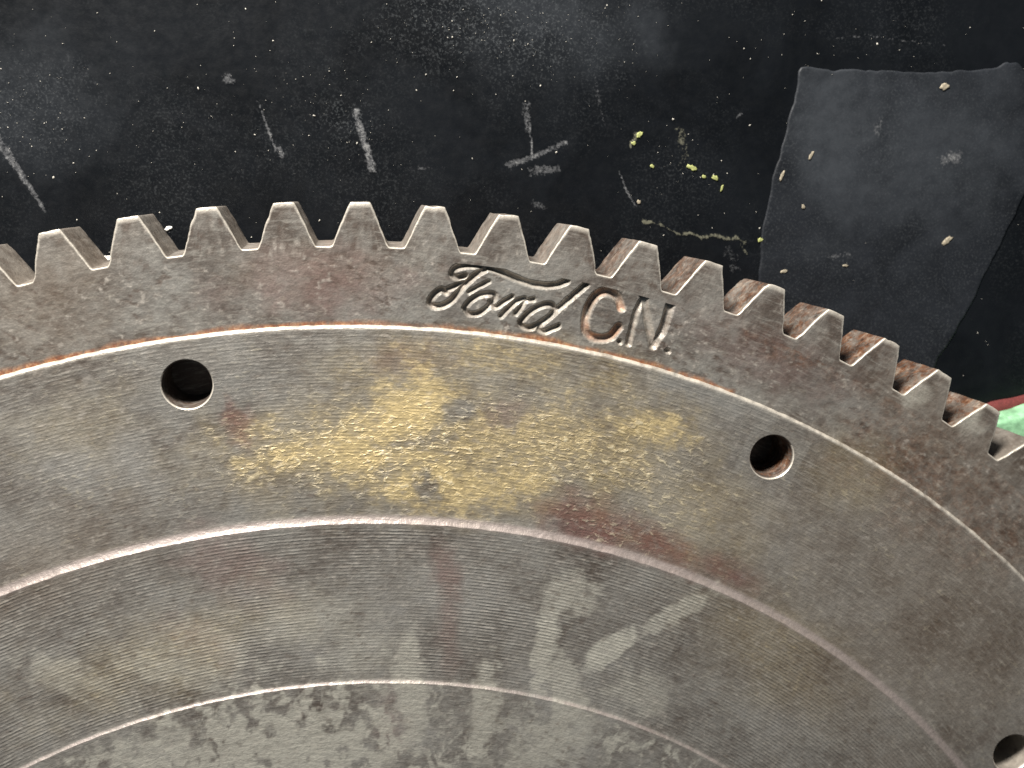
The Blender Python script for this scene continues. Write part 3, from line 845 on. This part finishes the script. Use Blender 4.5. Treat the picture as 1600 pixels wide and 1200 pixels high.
for px, py, lx, ly, rot, mat, nm_, lb, z in [
    (1476, 135, .85, .5, 30, CREAM, "wood_flake", "oval cream flake near the top edge of the grey patch", ZP),
    (1480, 377, .95, .5, 35, CREAM, "wood_flake", "largest cream flake low on the grey patch's right side", ZP),
    (1267, 243, .7, .28, 65, CREAM, "wood_flake", "tan sliver on the left part of the grey patch", ZP),
    (1222, 275, .8, .32, 70, CREAM, "wood_flake", "pale flake lying across the grey patch's left edge", ZP),
    (1255, 323, .4, .28, 100, CREAM, "wood_flake", "small cream speck near the grey patch's lower left edge", ZP),
    (1321, 415, .45, .25, 10, CREAM, "wood_flake", "small cream speck above the teeth on the grey patch", ZP),
    (1225, 424, .6, .3, 10, CREAM, "wood_flake", "cream crumb close above the tooth left of the grey patch", ZP),
    (999, 211, .55, .42, 60, LIME, "paint_fleck", "lime paint fleck, topmost of those on the mat", 0),
    (990, 224, .35, .35, 0, LIME, "paint_fleck", "small lime paint fleck just below the topmost one", 0),
    (1019, 260, .3, .3, 0, LIME, "paint_fleck", "lone round lime fleck between the lime groups", 0),
    (1081, 262, .75, .42, -25, LIME, "paint_fleck", "largest lime paint fleck in the middle of the mat", 0),
    (1100, 276, .3, .3, 0, LIME, "paint_fleck", "tiny lime fleck between the two larger right ones", 0),
    (1117, 278, .55, .38, -50, LIME, "paint_fleck", "bent lime paint fleck right of the largest one", 0),
    (1128, 294, .5, .2, 60, LIME, "paint_fleck", "thin lime paint sliver, lowest of the lime group", 0),
    (1188, 375, .5, .32, 50, LIME, "paint_fleck", "lime fleck beside the grey patch's lower left corner", 0),
    (998, 316, .35, .3, 0, CREAM, "wood_flake", "pale crumb at the end of a thin scratch above the teeth", 0),
    (263, 357, .5, .35, 10, WHITE, "white_crumb", "white crumb seen between two teeth, upper one", 0),
    (166, 404, .75, .45, 15, WHITE, "white_crumb", "white crumb in the tooth gap near the left edge", 0),
]:
    o = flake(nm_, px, py, lx, ly, rot, .09, int(px + py), mat, z)
    tag(o, lb, {"wood_flake": "flake", "paint_fleck": "paint fleck", "white_crumb": "crumb"}[nm_],
        {"wood_flake": "cream flakes on the mat", "paint_fleck": "lime paint flecks", "white_crumb": "white crumbs"}[nm_])

# dust specks, too many to count
rs = np.random.RandomState(77)
V = []; F = []
def speck(px, py, s, z):
    c = at(px, py, 0)
    n = 6; a = np.linspace(0, 2 * PI, n, endpoint=False)
    rr = s * (.7 + .6 * rs.rand(n)); e = .3 + .5 * rs.rand(); t = rs.rand() * PI
    X_ = np.cos(a) * rr; Y_ = np.sin(a) * rr * e
    b = len(V) and sum(len(v) for v in V)
    V.append(np.concatenate([np.stack([c[0] + X_ * math.cos(t) - Y_ * math.sin(t), c[1] + X_ * math.sin(t) + Y_ * math.cos(t), np.full(n, z - .12)], 1), [[c[0], c[1], z + s * .6]]]))
    F.extend([(b + i, b + (i + 1) % n, b + n) for i in range(n)])
for _ in range(340):
    speck(rs.uniform(-60, 1660), rs.uniform(-60, 640), .05 + .20 * rs.rand() ** 4, .0)
for cx, cy, sx_, sy_, m in [(800, 40, 130, 45, 170), (60, 170, 60, 60, 90), (540, 190, 60, 60, 60), (420, 130, 40, 60, 25), (1080, 250, 60, 40, 25), (1330, 75, 90, 25, 22), (300, 160, 60, 40, 16)]:
    for _ in range(m):
        speck(rs.normal(cx, sx_), rs.normal(cy, sy_), .045 + .10 * rs.rand() ** 3, .0)
DUST = plain("dust", (.42, .40, .35), .8, .4, 1.0)
tag(link("dust", mesh("dust", np.concatenate(V), [np.array(F)]), DUST), "pale dust specks scattered over the black mat", "dust", kind="stuff")

# red cloth strip and mint green plate at the right edge
RED = plain("red_cloth", (.12, .022, .02), .9, .3, 3.0, .00015)
red_poly = smooth_line(ats([(1500, 655), (1545, 634), (1600, 620), (1720, 606), (1900, 590), (1920, 760), (1700, 760), (1560, 730), (1490, 690)], 0.001), 5, True)
me = sheet("red_strip", red_poly, 1.1, .8, 500, lambda x, y: fbm(x, y, 9, 3, 501) * .15, lambda x, y: {}, z0=-.05, edge=1.2, jag=.4)
tag(link("red_cloth", me, RED), "strip of red cloth on the mat, right edge, under mint green plate", "cloth")
MINT = plain("mint_plastic", (.24, .47, .27), .5, .35, .5, .00010)
gp = smooth_line(ats([(1546, 663), (1600, 647), (1700, 616), (1860, 600), (1900, 800), (1740, 790), (1640, 740), (1560, 700)], .0052), 3, True)
me = sheet("mint_plate", gp, 4.0, .8, 510, lambda x, y: fbm(x, y, 5, 3, 511) * .05, lambda x, y: {}, z0=1.15, edge=.4, jag=.12)
tag(link("mint_plate", me, MINT), "mint green plastic plate peeking past the teeth at right edge", "plate")
